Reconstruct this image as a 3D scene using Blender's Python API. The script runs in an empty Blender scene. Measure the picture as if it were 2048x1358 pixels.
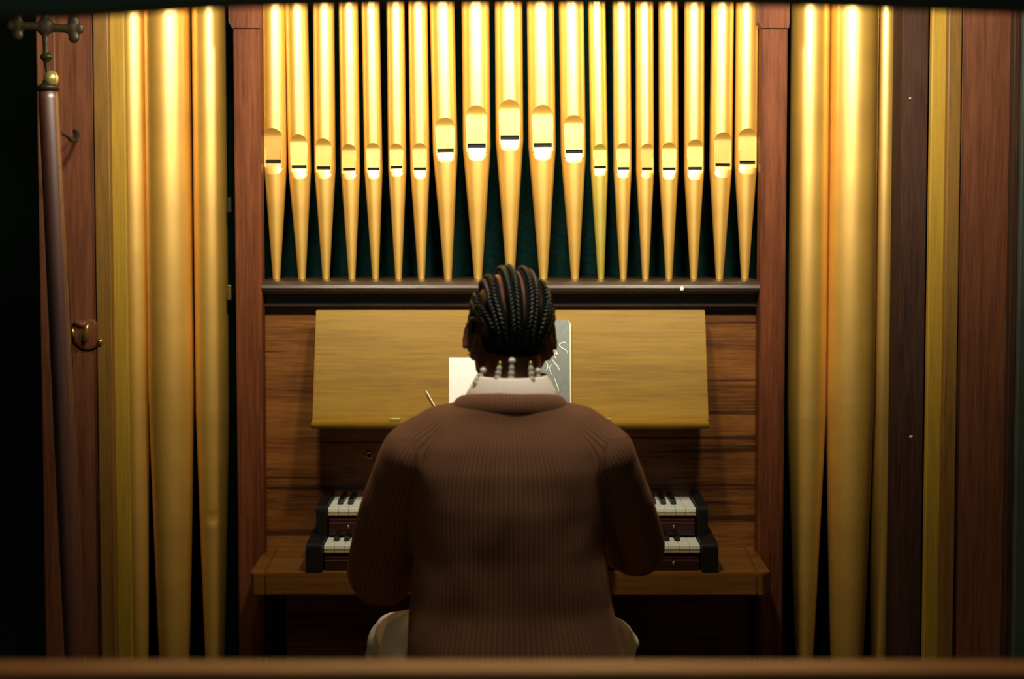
import bpy, bmesh, math, random
from mathutils import Vector, Matrix, Euler, noise
PI = math.pi
random.seed(7)
S = bpy.context.scene
C = S.collection

# ------------------------------------------------------------------ camera, light, exposure
FPX, TILT, CAMZ, PPY = 3000.0, math.radians(2.9), 1.5, 579.0   # PPY: image row of the optical axis (the frame is cut off-centre)
cam_d = bpy.data.cameras.new('camera'); cam = bpy.data.objects.new('camera', cam_d); C.objects.link(cam)
cam.location = (0, 0, CAMZ); cam.rotation_euler = (PI/2 - TILT, 0, 0)
cam_d.sensor_width = 36.0; cam_d.lens = 36.0*FPX/2048.0
cam_d.dof.use_dof = True; cam_d.dof.focus_distance = 3.35; cam_d.dof.aperture_fstop = 1.7
cam_d.clip_start = 0.05
cam_d.shift_y = -(679.0-PPY)/2048.0
S.camera = cam

W = bpy.data.worlds.new('world'); S.world = W; W.use_nodes = True
W.node_tree.nodes['Background'].inputs[0].default_value = (0.55, 0.75, 0.60, 1)
W.node_tree.nodes['Background'].inputs[1].default_value = 0.06

def lamp(name, loc, power, col, radius):
    d = bpy.data.lights.new(name, 'POINT'); d.energy = power; d.color = col; d.shadow_soft_size = radius
    o = bpy.data.objects.new(name, d); o.location = loc; C.objects.link(o); return o
def spot(name, loc, aim, power, col, radius, angle, blend=1.0):
    d = bpy.data.lights.new(name, 'SPOT'); d.energy = power; d.color = col; d.shadow_soft_size = radius
    d.spot_size = math.radians(angle); d.spot_blend = blend
    o = bpy.data.objects.new(name, d); o.location = loc; C.objects.link(o)
    o.rotation_euler = (Vector(aim)-Vector(loc)).to_track_quat('-Z', 'Y').to_euler(); return o
# two shaded lamps above the frame light the pipe front, one dim bulb hangs over the player
spot('case_lamp', (0.48, 2.42, 2.22), (0.40, 3.55, 2.02), 72, (1.0, 0.94, 0.76), 0.07, 104)
spot('case_lamp', (-0.42, 2.40, 2.22), (-0.42, 3.55, 1.98), 58, (1.0, 0.93, 0.72), 0.07, 104)
lamp('pendant_bulb', (0.04, 2.60, 2.32), 33, (1.0, 0.90, 0.68), 0.07)
lamp('nave_fill', (-1.05, 0.55, 2.5), 8, (1.0, 0.80, 0.52), 0.12)  # unseen fill light on the nave side, added to lift the left wing and rail
S.view_settings.view_transform = 'Standard'; S.view_settings.look = 'None'
S.view_settings.gamma = 1.0; S.view_settings.use_curve_mapping = False
S.view_settings.exposure = 0.62

# ------------------------------------------------------------------ helpers
CT, ST = math.cos(TILT), math.sin(TILT)
def ray(px, py):
    u, v = px - 1024.0, PPY - py
    return Vector((u, FPX*CT + v*ST, -FPX*ST + v*CT))
def U(px, py, Y):
    d = ray(px, py); return Vector((0, 0, CAMZ)) + d*(Y/d.y)
def ux(px, py, Y): return U(px, py, Y).x
def uz(py, Y): return U(1024, py, Y).z

def mat(name): 
    m = bpy.data.materials.new(name); m.use_nodes = True
    return m, m.node_tree.nodes, m.node_tree.links, m.node_tree.nodes['Principled BSDF']
def plain(name, col, rough=0.6, metal=0.0, spec=0.5, coat=0.0, noise_amt=0.0, nscale=40):
    m, N, L, b = mat(name)
    b.inputs['Base Color'].default_value = (*col, 1); b.inputs['Roughness'].default_value = rough
    b.inputs['Metallic'].default_value = metal; b.inputs['Specular IOR Level'].default_value = spec
    b.inputs['Coat Weight'].default_value = coat
    if noise_amt:
        t = N.new('ShaderNodeTexCoord'); n = N.new('ShaderNodeTexNoise'); n.inputs['Scale'].default_value = nscale
        n.inputs['Detail'].default_value = 6
        L.new(t.outputs['Object'], n.inputs['Vector'])
        r = N.new('ShaderNodeValToRGB')
        r.color_ramp.elements[0].position = 0.3; r.color_ramp.elements[1].position = 0.7
        r.color_ramp.elements[0].color = (*[c*(1-noise_amt) for c in col], 1)
        r.color_ramp.elements[1].color = (*[min(1, c*(1+noise_amt*0.6)) for c in col], 1)
        L.new(n.outputs['Fac'], r.inputs['Fac']); L.new(r.outputs['Color'], b.inputs['Base Color'])
        bp = N.new('ShaderNodeBump'); bp.inputs['Strength'].default_value = 0.08; bp.inputs['Distance'].default_value = 0.002
        L.new(n.outputs['Fac'], bp.inputs['Height']); L.new(bp.outputs['Normal'], b.inputs['Normal'])
    return m
def wood(name, dark, mid, light, axis, rough=0.4, spec=0.4, grain=55, streak=0.0, warp=0.35, coat=0.0):
    """procedural wood: fine grain stretched along axis, broad figure and dark annual streaks"""
    m, N, L, b = mat(name)
    t = N.new('ShaderNodeTexCoord'); mp = N.new('ShaderNodeMapping')
    sc = [1.0, 1.0, 1.0]; sc['xyz'.index(axis)] = 0.05
    mp.inputs['Scale'].default_value = sc
    L.new(t.outputs['Object'], mp.inputs['Vector'])
    n1 = N.new('ShaderNodeTexNoise'); n1.inputs['Scale'].default_value = grain*3; n1.inputs['Detail'].default_value = 8; n1.inputs['Roughness'].default_value = 0.65
    L.new(mp.outputs['Vector'], n1.inputs['Vector'])
    n2 = N.new('ShaderNodeTexNoise'); n2.inputs['Scale'].default_value = grain*0.33; n2.inputs['Detail'].default_value = 4; n2.inputs['Distortion'].default_value = warp
    L.new(mp.outputs['Vector'], n2.inputs['Vector'])
    ad = N.new('ShaderNodeMath'); ad.operation = 'MULTIPLY_ADD'; ad.inputs[1].default_value = 0.55
    L.new(n1.outputs['Fac'], ad.inputs[0])
    mu = N.new('ShaderNodeMath'); mu.operation = 'MULTIPLY'; mu.inputs[1].default_value = 0.45
    L.new(n2.outputs['Fac'], mu.inputs[0]); L.new(mu.outputs[0], ad.inputs[2])
    r = N.new('ShaderNodeValToRGB'); e = r.color_ramp.elements
    e[0].position = 0.36; e[0].color = (*dark, 1); e[1].position = 0.64; e[1].color = (*light, 1)
    k = e.new(0.5); k.color = (*mid, 1)
    L.new(ad.outputs[0], r.inputs['Fac'])
    out = r.outputs['Color']
    if streak > 0:
        n3 = N.new('ShaderNodeTexNoise'); n3.inputs['Scale'].default_value = grain*1.1; n3.inputs['Detail'].default_value = 4; n3.inputs['Distortion'].default_value = 0.2
        mp3 = N.new('ShaderNodeMapping'); mp3.inputs['Location'].default_value = (3.1, 1.7, 5.3)
        sc3 = [1.0, 1.0, 1.0]; sc3['xyz'.index(axis)] = 0.02; mp3.inputs['Scale'].default_value = sc3
        L.new(t.outputs['Object'], mp3.inputs['Vector']); L.new(mp3.outputs['Vector'], n3.inputs['Vector'])
        r3 = N.new('ShaderNodeValToRGB'); r3.color_ramp.elements[0].position = 0.57; r3.color_ramp.elements[1].position = 0.63
        r3.color_ramp.elements[0].color = (0, 0, 0, 1); r3.color_ramp.elements[1].color = (streak,)*3 + (1,)
        L.new(n3.outputs['Fac'], r3.inputs['Fac'])
        mx = N.new('ShaderNodeMixRGB'); mx.inputs['Color2'].default_value = (*[c*0.35 for c in dark], 1)
        L.new(r3.outputs['Color'], mx.inputs['Fac']); L.new(out, mx.inputs['Color1']); out = mx.outputs['Color']
    L.new(out, b.inputs['Base Color'])
    b.inputs['Roughness'].default_value = rough; b.inputs['Specular IOR Level'].default_value = spec
    b.inputs['Coat Weight'].default_value = coat; b.inputs['Coat Roughness'].default_value = 0.2
    bp = N.new('ShaderNodeBump'); bp.inputs['Strength'].default_value = 0.12; bp.inputs['Distance'].default_value = 0.002
    L.new(n1.outputs['Fac'], bp.inputs['Height']); L.new(bp.outputs['Normal'], b.inputs['Normal'])
    return m

def gold(name, col, rough=0.46, metal=0.66):
    m, N, L, b = mat(name)
    t = N.new('ShaderNodeTexCoord'); n = N.new('ShaderNodeTexNoise'); n.inputs['Scale'].default_value = 9; n.inputs['Detail'].default_value = 5
    L.new(t.outputs['Object'], n.inputs['Vector'])
    r = N.new('ShaderNodeValToRGB'); r.color_ramp.elements[0].position = 0.3; r.color_ramp.elements[1].position = 0.72
    r.color_ramp.elements[0].color = (*[c*0.84 for c in col], 1); r.color_ramp.elements[1].color = (*[min(1, c*1.06) for c in col], 1)
    L.new(n.outputs['Fac'], r.inputs['Fac']); L.new(r.outputs['Color'], b.inputs['Base Color'])
    n2 = N.new('ShaderNodeTexNoise'); n2.inputs['Scale'].default_value = 400
    L.new(t.outputs['Object'], n2.inputs['Vector'])
    bp = N.new('ShaderNodeBump'); bp.inputs['Strength'].default_value = 0.05; bp.inputs['Distance'].default_value = 0.001
    L.new(n2.outputs['Fac'], bp.inputs['Height']); L.new(bp.outputs['Normal'], b.inputs['Normal'])
    b.inputs['Metallic'].default_value = metal; b.inputs['Roughness'].default_value = rough
    b.inputs['IOR'].default_value = 1.5
    b.inputs['Coat Weight'].default_value = 1.0; b.inputs['Coat IOR'].default_value = 1.9; b.inputs['Coat Roughness'].default_value = 0.42
    return m

M = {
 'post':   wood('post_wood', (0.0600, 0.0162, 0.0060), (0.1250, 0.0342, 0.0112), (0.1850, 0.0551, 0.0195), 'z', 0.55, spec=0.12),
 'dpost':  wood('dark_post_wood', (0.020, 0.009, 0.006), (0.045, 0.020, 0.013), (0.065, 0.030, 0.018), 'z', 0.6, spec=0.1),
 'wing':   wood('wing_wood', (0.0808, 0.0239, 0.0096), (0.1425, 0.0460, 0.0192), (0.1900, 0.0662, 0.0288), 'z', 0.5, spec=0.25),
 'panel':  wood('panel_wood', (0.0644, 0.0178, 0.0040), (0.1716, 0.0578, 0.0106), (0.2660, 0.0963, 0.0179), 'x', 0.42, streak=0.85, grain=60),
 'desk':   wood('desk_wood', (0.2072, 0.1020, 0.0078), (0.2818, 0.1490, 0.0111), (0.3398, 0.1883, 0.0167), 'x', 0.45, spec=0.2, grain=46),
 'table':  wood('table_wood', (0.0980, 0.0335, 0.0063), (0.1686, 0.0644, 0.0113), (0.2195, 0.0902, 0.0164), 'x', 0.35, streak=0.3),
 'knee':   wood('knee_panel_wood', (0.095, 0.030, 0.016), (0.180, 0.060, 0.028), (0.250, 0.088, 0.042), 'x', 0.5, streak=0.5),
 'rail':   wood('pipe_rail_wood', (0.020, 0.012, 0.008), (0.038, 0.022, 0.013), (0.055, 0.034, 0.020), 'x', 0.33, spec=0.6),
 'stall':  wood('stall_wood', (0.100, 0.036, 0.010), (0.190, 0.072, 0.017), (0.270, 0.110, 0.026), 'x', 0.45),
 'pole':   wood('pole_wood', (0.050, 0.014, 0.009), (0.085, 0.024, 0.014), (0.120, 0.036, 0.020), 'z', 0.45, spec=0.5, coat=1.0),
 'ebony':  plain('ebony_case', (0.0065, 0.004, 0.0035), 0.6, spec=0.25, noise_amt=0.3),
 'slip':   wood('key_slip_wood', (0.018, 0.004, 0.004), (0.030, 0.007, 0.006), (0.045, 0.010, 0.008), 'x', 0.35),
 'felt':   plain('red_felt', (0.16, 0.008, 0.010), 0.95, noise_amt=0.3, nscale=300),
 'ivory':  plain('ivory', (0.90, 0.87, 0.74), 0.3, noise_amt=0.05),
 'ivoryfront': plain('key_front_wood', (0.50, 0.40, 0.16), 0.5),
 'blackkey': plain('black_key', (0.006, 0.006, 0.006), 0.3, spec=0.3),
 'gold':   gold('gold_pipe_paint', (0.88, 0.49, 0.075)),
 'gold2':  gold('brass_pipe_paint', (0.80, 0.60, 0.07), 0.36),
 'biggold': gold('big_pipe_gold', (0.84, 0.47, 0.065)),
 'band':   wood('lit_facet_wood', (0.26, 0.145, 0.012), (0.34, 0.195, 0.016), (0.40, 0.235, 0.022), 'z', 0.5),  # case wood yellowed and brightened: light on this facet is put into the colour
 'ochre':  wood('ochre_wood', (0.120, 0.055, 0.008), (0.190, 0.090, 0.013), (0.230, 0.112, 0.018), 'z', 0.5),
 'black':  plain('pipe_interior', (0.004, 0.004, 0.004), 0.9),
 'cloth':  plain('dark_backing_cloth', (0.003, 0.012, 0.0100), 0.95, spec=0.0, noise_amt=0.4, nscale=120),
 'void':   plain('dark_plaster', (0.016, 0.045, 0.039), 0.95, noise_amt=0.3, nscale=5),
 'greenpaint': plain('green_trim_paint', (0.040, 0.052, 0.036), 0.7, noise_amt=0.2, nscale=8),
 'floor':  wood('floor_wood', (0.030, 0.014, 0.008), (0.060, 0.028, 0.014), (0.090, 0.042, 0.022), 'y', 0.5),
 'ceil':   plain('ceiling_plaster', (0.05, 0.045, 0.035), 0.9, noise_amt=0.2, nscale=4),
 'brass':  plain('aged_brass', (0.55, 0.36, 0.08), 0.3, metal=0.9, noise_amt=0.2),
 'brightbrass': plain('bright_brass', (0.85, 0.70, 0.22), 0.22, metal=0.8),
 'darkbrass': plain('dark_brass', (0.032, 0.022, 0.009), 0.45, metal=0.5, noise_amt=0.35, nscale=60),
 'iron':   plain('black_iron', (0.012, 0.011, 0.010), 0.5),
 'paper':  plain('sheet_paper', (0.88, 0.86, 0.80), 0.8),
 'bookgrey': plain('grey_cover', (0.17, 0.18, 0.155), 0.4, noise_amt=0.15, nscale=90),
 'bookedge': plain('page_edge', (0.80, 0.74, 0.50), 0.8),
 'ink':    plain('white_print', (0.72, 0.72, 0.64), 0.6),
 'skin':   plain('skin', (0.150, 0.050, 0.024), 0.42, noise_amt=0.18, nscale=50),
 'hair':   plain('black_hair', (0.0045, 0.006, 0.0055), 0.45, spec=0.42, noise_amt=0.3, nscale=250),
 'hairbed': plain('hair_roots', (0.004, 0.0052, 0.0048), 0.85, spec=0.1, noise_amt=0.3, nscale=250),
 'eye':    plain('eye_white', (0.75, 0.72, 0.66), 0.2),
 'iris':   plain('iris', (0.02, 0.01, 0.006), 0.15),
 'lip':    plain('lip_skin', (0.150, 0.045, 0.035), 0.4),
 'shirt':  plain('shirt_cotton', (0.92, 0.80, 0.74), 0.85, noise_amt=0.05, nscale=200),
 'trouser': plain('cream_trousers', (0.86, 0.77, 0.62), 0.9, noise_amt=0.08, nscale=160),
 'shoe':   plain('shoe_leather', (0.02, 0.014, 0.01), 0.4),
 'pearl':  plain('pearl_bead', (0.86, 0.76, 0.70), 0.25),
}
# clear ribbed beads
_m, _N, _L, _b = mat('clear_bead'); _b.inputs['Base Color'].default_value = (0.86, 0.84, 0.70, 1)
_b.inputs['Roughness'].default_value = 0.12; _b.inputs['Transmission Weight'].default_value = 0.55; M['bead'] = _m
# rib knit: attribute 'rib' holds the distance across the ribs in metres
def knit(name, col, pitch):
    m, N, L, b = mat(name)
    a = N.new('ShaderNodeAttribute'); a.attribute_name = 'rib'
    mu = N.new('ShaderNodeMath'); mu.operation = 'MULTIPLY'; mu.inputs[1].default_value = 2*PI/pitch
    L.new(a.outputs['Fac'], mu.inputs[0])
    si = N.new('ShaderNodeMath'); si.operation = 'SINE'; L.new(mu.outputs[0], si.inputs[0])
    mr = N.new('ShaderNodeMapRange'); mr.inputs[1].default_value = -1; mr.inputs[2].default_value = 0.4
    L.new(si.outputs[0], mr.inputs[0])
    t = N.new('ShaderNodeTexCoord'); n = N.new('ShaderNodeTexNoise'); n.inputs['Scale'].default_value = 420; n.inputs['Detail'].default_value = 3
    L.new(t.outputs['Object'], n.inputs['Vector'])
    ad = N.new('ShaderNodeMath'); ad.operation = 'MULTIPLY_ADD'; ad.inputs[1].default_value = 0.5
    L.new(n.outputs['Fac'], ad.inputs[0]); L.new(mr.outputs[0], ad.inputs[2])
    r = N.new('ShaderNodeValToRGB')
    r.color_ramp.elements[0].position = 0.1; r.color_ramp.elements[1].position = 1.2
    r.color_ramp.elements[0].color = (*[c*0.66 for c in col], 1); r.color_ramp.elements[1].color = (*[c*1.12 for c in col], 1)  # grooves between ribs painted darker, shade put into the colour
    L.new(ad.outputs[0], r.inputs['Fac']); L.new(r.outputs['Color'], b.inputs['Base Color'])
    bp = N.new('ShaderNodeBump'); bp.inputs['Strength'].default_value = 0.45; bp.inputs['Distance'].default_value = 0.0018
    L.new(ad.outputs[0], bp.inputs['Height']); L.new(bp.outputs['Normal'], b.inputs['Normal'])
    b.inputs['Roughness'].default_value = 0.92; b.inputs['Specular IOR Level'].default_value = 0.15
    b.inputs['Sheen Weight'].default_value = 0.25; b.inputs['Sheen Roughness'].default_value = 0.5
    b.inputs['Sheen Tint'].default_value = (*[min(1, c*3) for c in col], 1)
    return m
for _n in M['pole'].node_tree.nodes:
    if _n.type == 'BSDF_PRINCIPLED': _n.inputs['Coat IOR'].default_value = 1.8; _n.inputs['Coat Roughness'].default_value = 0.38
M['knit'] = knit('brown_rib_knit', (0.165, 0.077, 0.043), 0.0086)

# ---- object helpers
def link(name, me, material, parent=None, smooth=False):
    o = bpy.data.objects.new(name, me); C.objects.link(o)
    if material is not None and not me.materials: me.materials.append(material)
    if smooth:
        for p in me.polygons: p.use_smooth = True
    if parent is not None: o.parent = parent
    return o
def mesh(name, vf): 
    me = bpy.data.meshes.new(name); me.from_pydata([tuple(v) for v in vf[0]], [], vf[1]); me.update(); return me
def obj(name, vf, material, parent=None, smooth=False): return link(name, mesh(name, vf), M[material], parent, smooth)
def bmobj(name, bm, material, parent=None, smooth=False):
    me = bpy.data.meshes.new(name); bm.to_mesh(me); bm.free(); return link(name, me, M[material], parent, smooth)
def tag(o, label, cat=None, group=None, kind=None):
    o['label'] = label
    if cat: o['category'] = cat
    if group: o['group'] = group
    if kind: o['kind'] = kind
    return o
def thing(name, label, cat, loc=(0, 0, 0), group=None):
    o = bpy.data.objects.new(name, None); C.objects.link(o); o.location = loc; o.empty_display_size = 0.05
    return tag(o, label, cat, group)
def boxbm(x0, x1, y0, y1, z0, z1, bev=0.0, seg=2):
    bm = bmesh.new()
    vs = [bm.verts.new(p) for p in [(x0,y0,z0),(x1,y0,z0),(x1,y1,z0),(x0,y1,z0),(x0,y0,z1),(x1,y0,z1),(x1,y1,z1),(x0,y1,z1)]]
    for f in [(0,3,2,1),(4,5,6,7),(0,1,5,4),(1,2,6,5),(2,3,7,6),(3,0,4,7)]: bm.faces.new([vs[i] for i in f])
    if bev > 0: bmesh.ops.bevel(bm, geom=bm.edges[:], offset=bev, segments=seg, affect='EDGES', profile=0.5)
    return bm
def box(name, x0, x1, y0, y1, z0, z1, material, parent=None, bev=0.003): 
    return bmobj(name, boxbm(x0, x1, y0, y1, z0, z1, bev), material, parent)
def prism(poly, axis, a, b, bev=0.0):
    """poly of (p,q) in the two other axes extruded along axis from a to b"""
    bm = bmesh.new()
    def pt(p, t): 
        return {'x': (t, p[0], p[1]), 'y': (p[0], t, p[1]), 'z': (p[0], p[1], t)}[axis]
    A = [bm.verts.new(pt(p, a)) for p in poly]; B = [bm.verts.new(pt(p, b)) for p in poly]
    n = len(poly); bm.faces.new(A[::-1]); bm.faces.new(B)
    for i in range(n): bm.faces.new([A[i], A[(i+1) % n], B[(i+1) % n], B[i]])
    bmesh.ops.recalc_face_normals(bm, faces=bm.faces[:])
    if bev > 0: bmesh.ops.bevel(bm, geom=bm.edges[:], offset=bev, segments=2, affect='EDGES')
    return bm
def lathe(prof, n=24, cap=True):
    V, F = [], []
    for r, z in prof:
        for i in range(n):
            a = 2*PI*i/n; V.append((r*math.cos(a), r*math.sin(a), z))
    for k in range(len(prof)-1):
        for i in range(n):
            j = (i+1) % n; F.append((k*n+i, k*n+j, (k+1)*n+j, (k+1)*n+i))
    if cap: F.append(tuple(range(n))[::-1]); F.append(tuple((len(prof)-1)*n+i for i in range(n)))
    return V, F
class VF:
    """collects closed shapes"""
    def __init__(s): s.v, s.f = [], []
    def add(s, V, F, mtx=None):
        k = len(s.v); s.v += [(mtx @ Vector(p)) if mtx else Vector(p) for p in V]; s.f += [tuple(i+k for i in f) for f in F]
    def ell(s, c, r, rot=None, mtx=None, nu=20, nv=12):
        V, F = [], []
        R = rot.to_matrix() if rot else Matrix.Identity(3)
        c = Vector(c)
        for j in range(1, nv):
            th = PI*j/nv
            for i in range(nu):
                a = 2*PI*i/nu
                V.append(c + R @ Vector((r[0]*math.sin(th)*math.cos(a), r[1]*math.sin(th)*math.sin(a), r[2]*math.cos(th))))
        V.append(c + R @ Vector((0, 0, r[2]))); V.append(c + R @ Vector((0, 0, -r[2]))); t, b = len(V)-2, len(V)-1
        for j in range(nv-2):
            for i in range(nu):
                k = (i+1) % nu; F.append((j*nu+i, (j+1)*nu+i, (j+1)*nu+k, j*nu+k))
        for i in range(nu):
            k = (i+1) % nu; F.append((t, i, k)); F.append((b, (nv-2)*nu+k, (nv-2)*nu+i))
        s.add(V, F, mtx)
    def tube(s, pts, radii, n=16, mtx=None, flat=None, up=None):
        """round tube with hemispherical ends; flat = (scale along second axis)"""
        pts = [Vector(p) for p in pts]; radii = list(radii)
        P, R = [], []
        d0 = (pts[1]-pts[0]).normalized(); d1 = (pts[-1]-pts[-2]).normalized()
        for k in (0.0, 0.35, 0.7):
            P.append(pts[0] - d0*radii[0]*(1-k)*0.98); R.append(radii[0]*max(0.05, math.sqrt(1-(1-k)**2)))
        P += pts; R += radii
        for k in (0.3, 0.65, 1.0):
            P.append(pts[-1] + d1*radii[-1]*k*0.98); R.append(radii[-1]*max(0.05, math.sqrt(1-k*k)))
        V, F = [], []
        ref = Vector(up) if up else Vector((0.13, 0.05, 1.0))
        for i, p in enumerate(P):
            t = (P[min(i+1, len(P)-1)] - P[max(i-1, 0)]).normalized()
            a = t.cross(ref)
            if a.length < 1e-4: a = t.cross(Vector((1, 0, 0)))
            a.normalize(); b = a.cross(t).normalized()
            if i and (a.dot(pa) < 0): a, b = -a, -b
            pa = a
            fb = flat if flat else 1.0
            for k in range(n):
                q = 2*PI*k/n; V.append(p + a*(R[i]*math.cos(q)) + b*(R[i]*fb*math.sin(q)))
        m = len(P)
        for i in range(m-1):
            for k in range(n):
                j = (k+1) % n; F.append((i*n+k, i*n+j, (i+1)*n+j, (i+1)*n+k))
        F.append(tuple(range(n))[::-1]); F.append(tuple((m-1)*n+k for k in range(n)))
        s.add(V, F, mtx)
    def loft(s, secs, n=40, power=2.0):
        """horizontal elliptic sections (z, cx, cy, rx, ry)"""
        V, F = [], []
        for z, cx, cy, rx, ry in secs:
            for k in range(n):
                q = 2*PI*k/n; c, d = math.cos(q), math.sin(q)
                e = 2.0/power
                V.append((cx + rx*math.copysign(abs(c)**e, c), cy + ry*math.copysign(abs(d)**e, d), z))
        m = len(secs)
        for i in range(m-1):
            for k in range(n):
                j = (k+1) % n; F.append((i*n+k, i*n+j, (i+1)*n+j, (i+1)*n+k))
        F.append(tuple(range(n))[::-1]); F.append(tuple((m-1)*n+k for k in range(n)))
        s.add(V, F)
    def get(s): return s.v, s.f
def remesh(name, vf, voxel, smooth=6, factor=0.5):
    me = mesh(name + '_raw', vf.get())
    bm = bmesh.new(); bm.from_mesh(me); bmesh.ops.recalc_face_normals(bm, faces=bm.faces[:]); bm.to_mesh(me); bm.free()
    o = bpy.data.objects.new(name + '_raw', me); C.objects.link(o)
    r = o.modifiers.new('r', 'REMESH'); r.mode = 'VOXEL'; r.voxel_size = voxel; r.adaptivity = 0
    if smooth:
        k = o.modifiers.new('s', 'SMOOTH'); k.iterations = smooth; k.factor = factor
    bpy.context.view_layer.update()
    dg = bpy.context.evaluated_depsgraph_get()
    out = bpy.data.meshes.new_from_object(o.evaluated_get(dg)); out.name = name
    bpy.data.objects.remove(o); bpy.data.meshes.remove(me)
    for p in out.polygons: p.use_smooth = True
    return out

# ------------------------------------------------------------------ the room
def struct(o, label): return tag(o, label, None, None, 'structure')
struct(box('floor', -2.6, 2.6, -1.5, 4.3, -0.05, 0.0, 'floor', bev=0), 'dark wooden floor under the organ')
struct(box('ceiling', -2.6, 2.6, -1.5, 4.3, 3.4, 3.45, 'ceil', bev=0), 'dim plaster ceiling')
struct(box('wall_back', -2.6, 2.6, 4.2, 4.3, 0, 3.4, 'void', bev=0), 'dark wall behind the organ')
struct(box('wall_left', -2.7, -2.6, -1.5, 4.3, 0, 3.4, 'void', bev=0), 'dark wall on the left')
struct(box('wall_right', 2.6, 2.7, -1.5, 4.3, 0, 3.4, 'void', bev=0), 'dark wall on the right')
# low dark header across the opening, close to the camera
hy = 1.85
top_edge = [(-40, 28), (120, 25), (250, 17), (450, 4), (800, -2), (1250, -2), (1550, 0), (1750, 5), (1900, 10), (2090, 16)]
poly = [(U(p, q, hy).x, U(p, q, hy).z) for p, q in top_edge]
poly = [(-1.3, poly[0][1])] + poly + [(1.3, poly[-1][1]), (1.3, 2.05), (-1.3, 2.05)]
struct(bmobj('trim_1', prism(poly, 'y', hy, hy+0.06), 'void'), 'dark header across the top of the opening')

# ------------------------------------------------------------------ organ case
YP, YPOST, YPAN, YBK = 3.55, 3.488, 3.556, 3.74
case = thing('organ_case', 'dark red-brown wooden organ case with posts, music desk and key table', 'organ', (0, 3.6, 0))
def cpart(o, parent=None):
    o.parent = parent or case
    o.matrix_parent_inverse = Matrix.Translation((0, -3.6, 0))
    return o
def cbox(name, x0, x1, y0, y1, z0, z1, m, bev=0.003): return cpart(box(name, x0, x1, y0, y1, z0, z1, m, None, bev))
def cbm(name, bm, m, smooth=False): return cpart(bmobj(name, bm, m, None, smooth))
ZTOP = 2.35
# backing cloth behind the centre pipes and behind the side pipes
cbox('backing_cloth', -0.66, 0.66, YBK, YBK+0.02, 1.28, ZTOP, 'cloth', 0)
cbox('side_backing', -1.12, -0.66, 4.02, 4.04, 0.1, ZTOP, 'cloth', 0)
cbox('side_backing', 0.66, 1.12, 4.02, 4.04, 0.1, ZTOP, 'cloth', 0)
# the two posts beside the keyboard opening
for s, (a, b) in ((-1, (471, 524)), (1, (1519, 1571))):
    x0, x1 = ux(a, 600, YPOST), ux(b, 600, YPOST)
    p = cbox('post', x0, x1, YPOST, YPOST+0.045, 0, ZTOP, 'post', 0.004)
    zc = uz(57, YPOST); e = 0.009
    cap = [(x0-e, ZTOP), (x0-e, zc+0.015), (x0-0.001, zc), (x1+0.001, zc), (x1+e*0.3, zc+0.015), (x1+e*0.3, ZTOP)]
    k = bmobj('post_cap', prism(cap, 'y', YPOST-0.006, YPOST+0.03), 'post'); k.parent = p
# hinges in the gap between left pipes and left post
for py in (410, 585):
    c = U(459, py, YPOST+0.06); cbox('hinge', c.x-0.006, c.x+0.004, c.y, c.y+0.012, c.z-0.018, c.z+0.018, 'darkbrass' if py == 410 else 'brass', 0.002)
# pipe rail: bullnose over a recessed fascia
xl, xr = ux(524, 580, YPOST)-0.001, ux(1519, 580, YPOST)+0.001
z1, z0 = uz(560, 3.50), uz(613, 3.52)
nose = [(3.68, z1), (3.515, z1), (3.498, z1-0.004), (3.488, z1-0.011), (3.486, z1-0.018), (3.490, z1-0.026), (3.504, z1-0.034), (3.528, z1-0.037), (3.528, z0), (3.68, z0)]
rail = cbm('pipe_rail', prism(nose, 'x', xl, xr), 'rail')
sc = U(1364, 577, 3.486); v = VF(); v.ell((0, 0, 0), (0.0045, 0.003, 0.006)); k = obj('screw', v.get(), 'paper', None, True); k.location = sc; k.parent = rail
# back panel behind the music desk, in three boards
zt = uz(612, YPAN); zb = 0.70
pan = cbox('back_panel', xl-0.03, xr+0.03, YPAN, YPAN+0.02, 0.69, zt+0.02, 'panel', 0)
kh = U(739, 910, YPAN)
V, F = lathe([(0.004, 0), (0.0075, 0), (0.0085, 0.003), (0.0075, 0.005), (0.0045, 0.004), (0.0045, 0.0)], 20, False)
k = obj('keyhole_ring', (V, F), 'brass', None, True); k.rotation_euler = (PI/2, 0, 0); k.location = kh; k.parent = pan
v = VF(); v.ell((0, 0, 0), (0.0045, 0.0015, 0.0045)); k = obj('keyhole', v.get(), 'black', None, True); k.location = kh; k.parent = pan
# music desk leaning back, ledge, brass clips
dy1, dy0 = 3.508, 3.430; dz1, dz0 = uz(620, dy1), uz(841, dy0)
dk = [(dy0, dz0), (dy1, dz1), (dy1+0.014, dz1-0.004), (dy0+0.014, dz0-0.006)]
desk = cbm('music_desk', prism(dk, 'x', ux(632, 621, dy1), ux(1410, 621, dy1), 0.0015), 'desk')
lg = [(3.398, uz(846, 3.398)), (3.436, dz0+0.004), (3.446, dz0-0.010), (3.406, dz0-0.016), (3.398, uz(846, 3.398)-0.007)]
ledge = bmobj('desk_ledge', prism(lg, 'x', ux(622, 845, 3.40), ux(1418, 845, 3.40), 0.0015), 'desk'); ledge.parent = desk
for px in (790, 1212):
    c = U(px, 842, 3.405); k = box('brass_clip', c.x-0.012, c.x+0.012, c.y-0.004, c.y+0.02, c.z-0.003, c.z+0.006, 'brightbrass', None, 0.001); k.parent = desk
cbm('desk_bracket', prism([(3.40, dz0-0.02), (YPAN, dz0-0.02), (YPAN, dz0-0.06)], 'x', -0.15, -0.12), 'panel')
cbm('desk_bracket', prism([(3.40, dz0-0.02), (YPAN, dz0-0.02), (YPAN, dz0-0.06)], 'x', 0.12, 0.15), 'panel')
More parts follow.
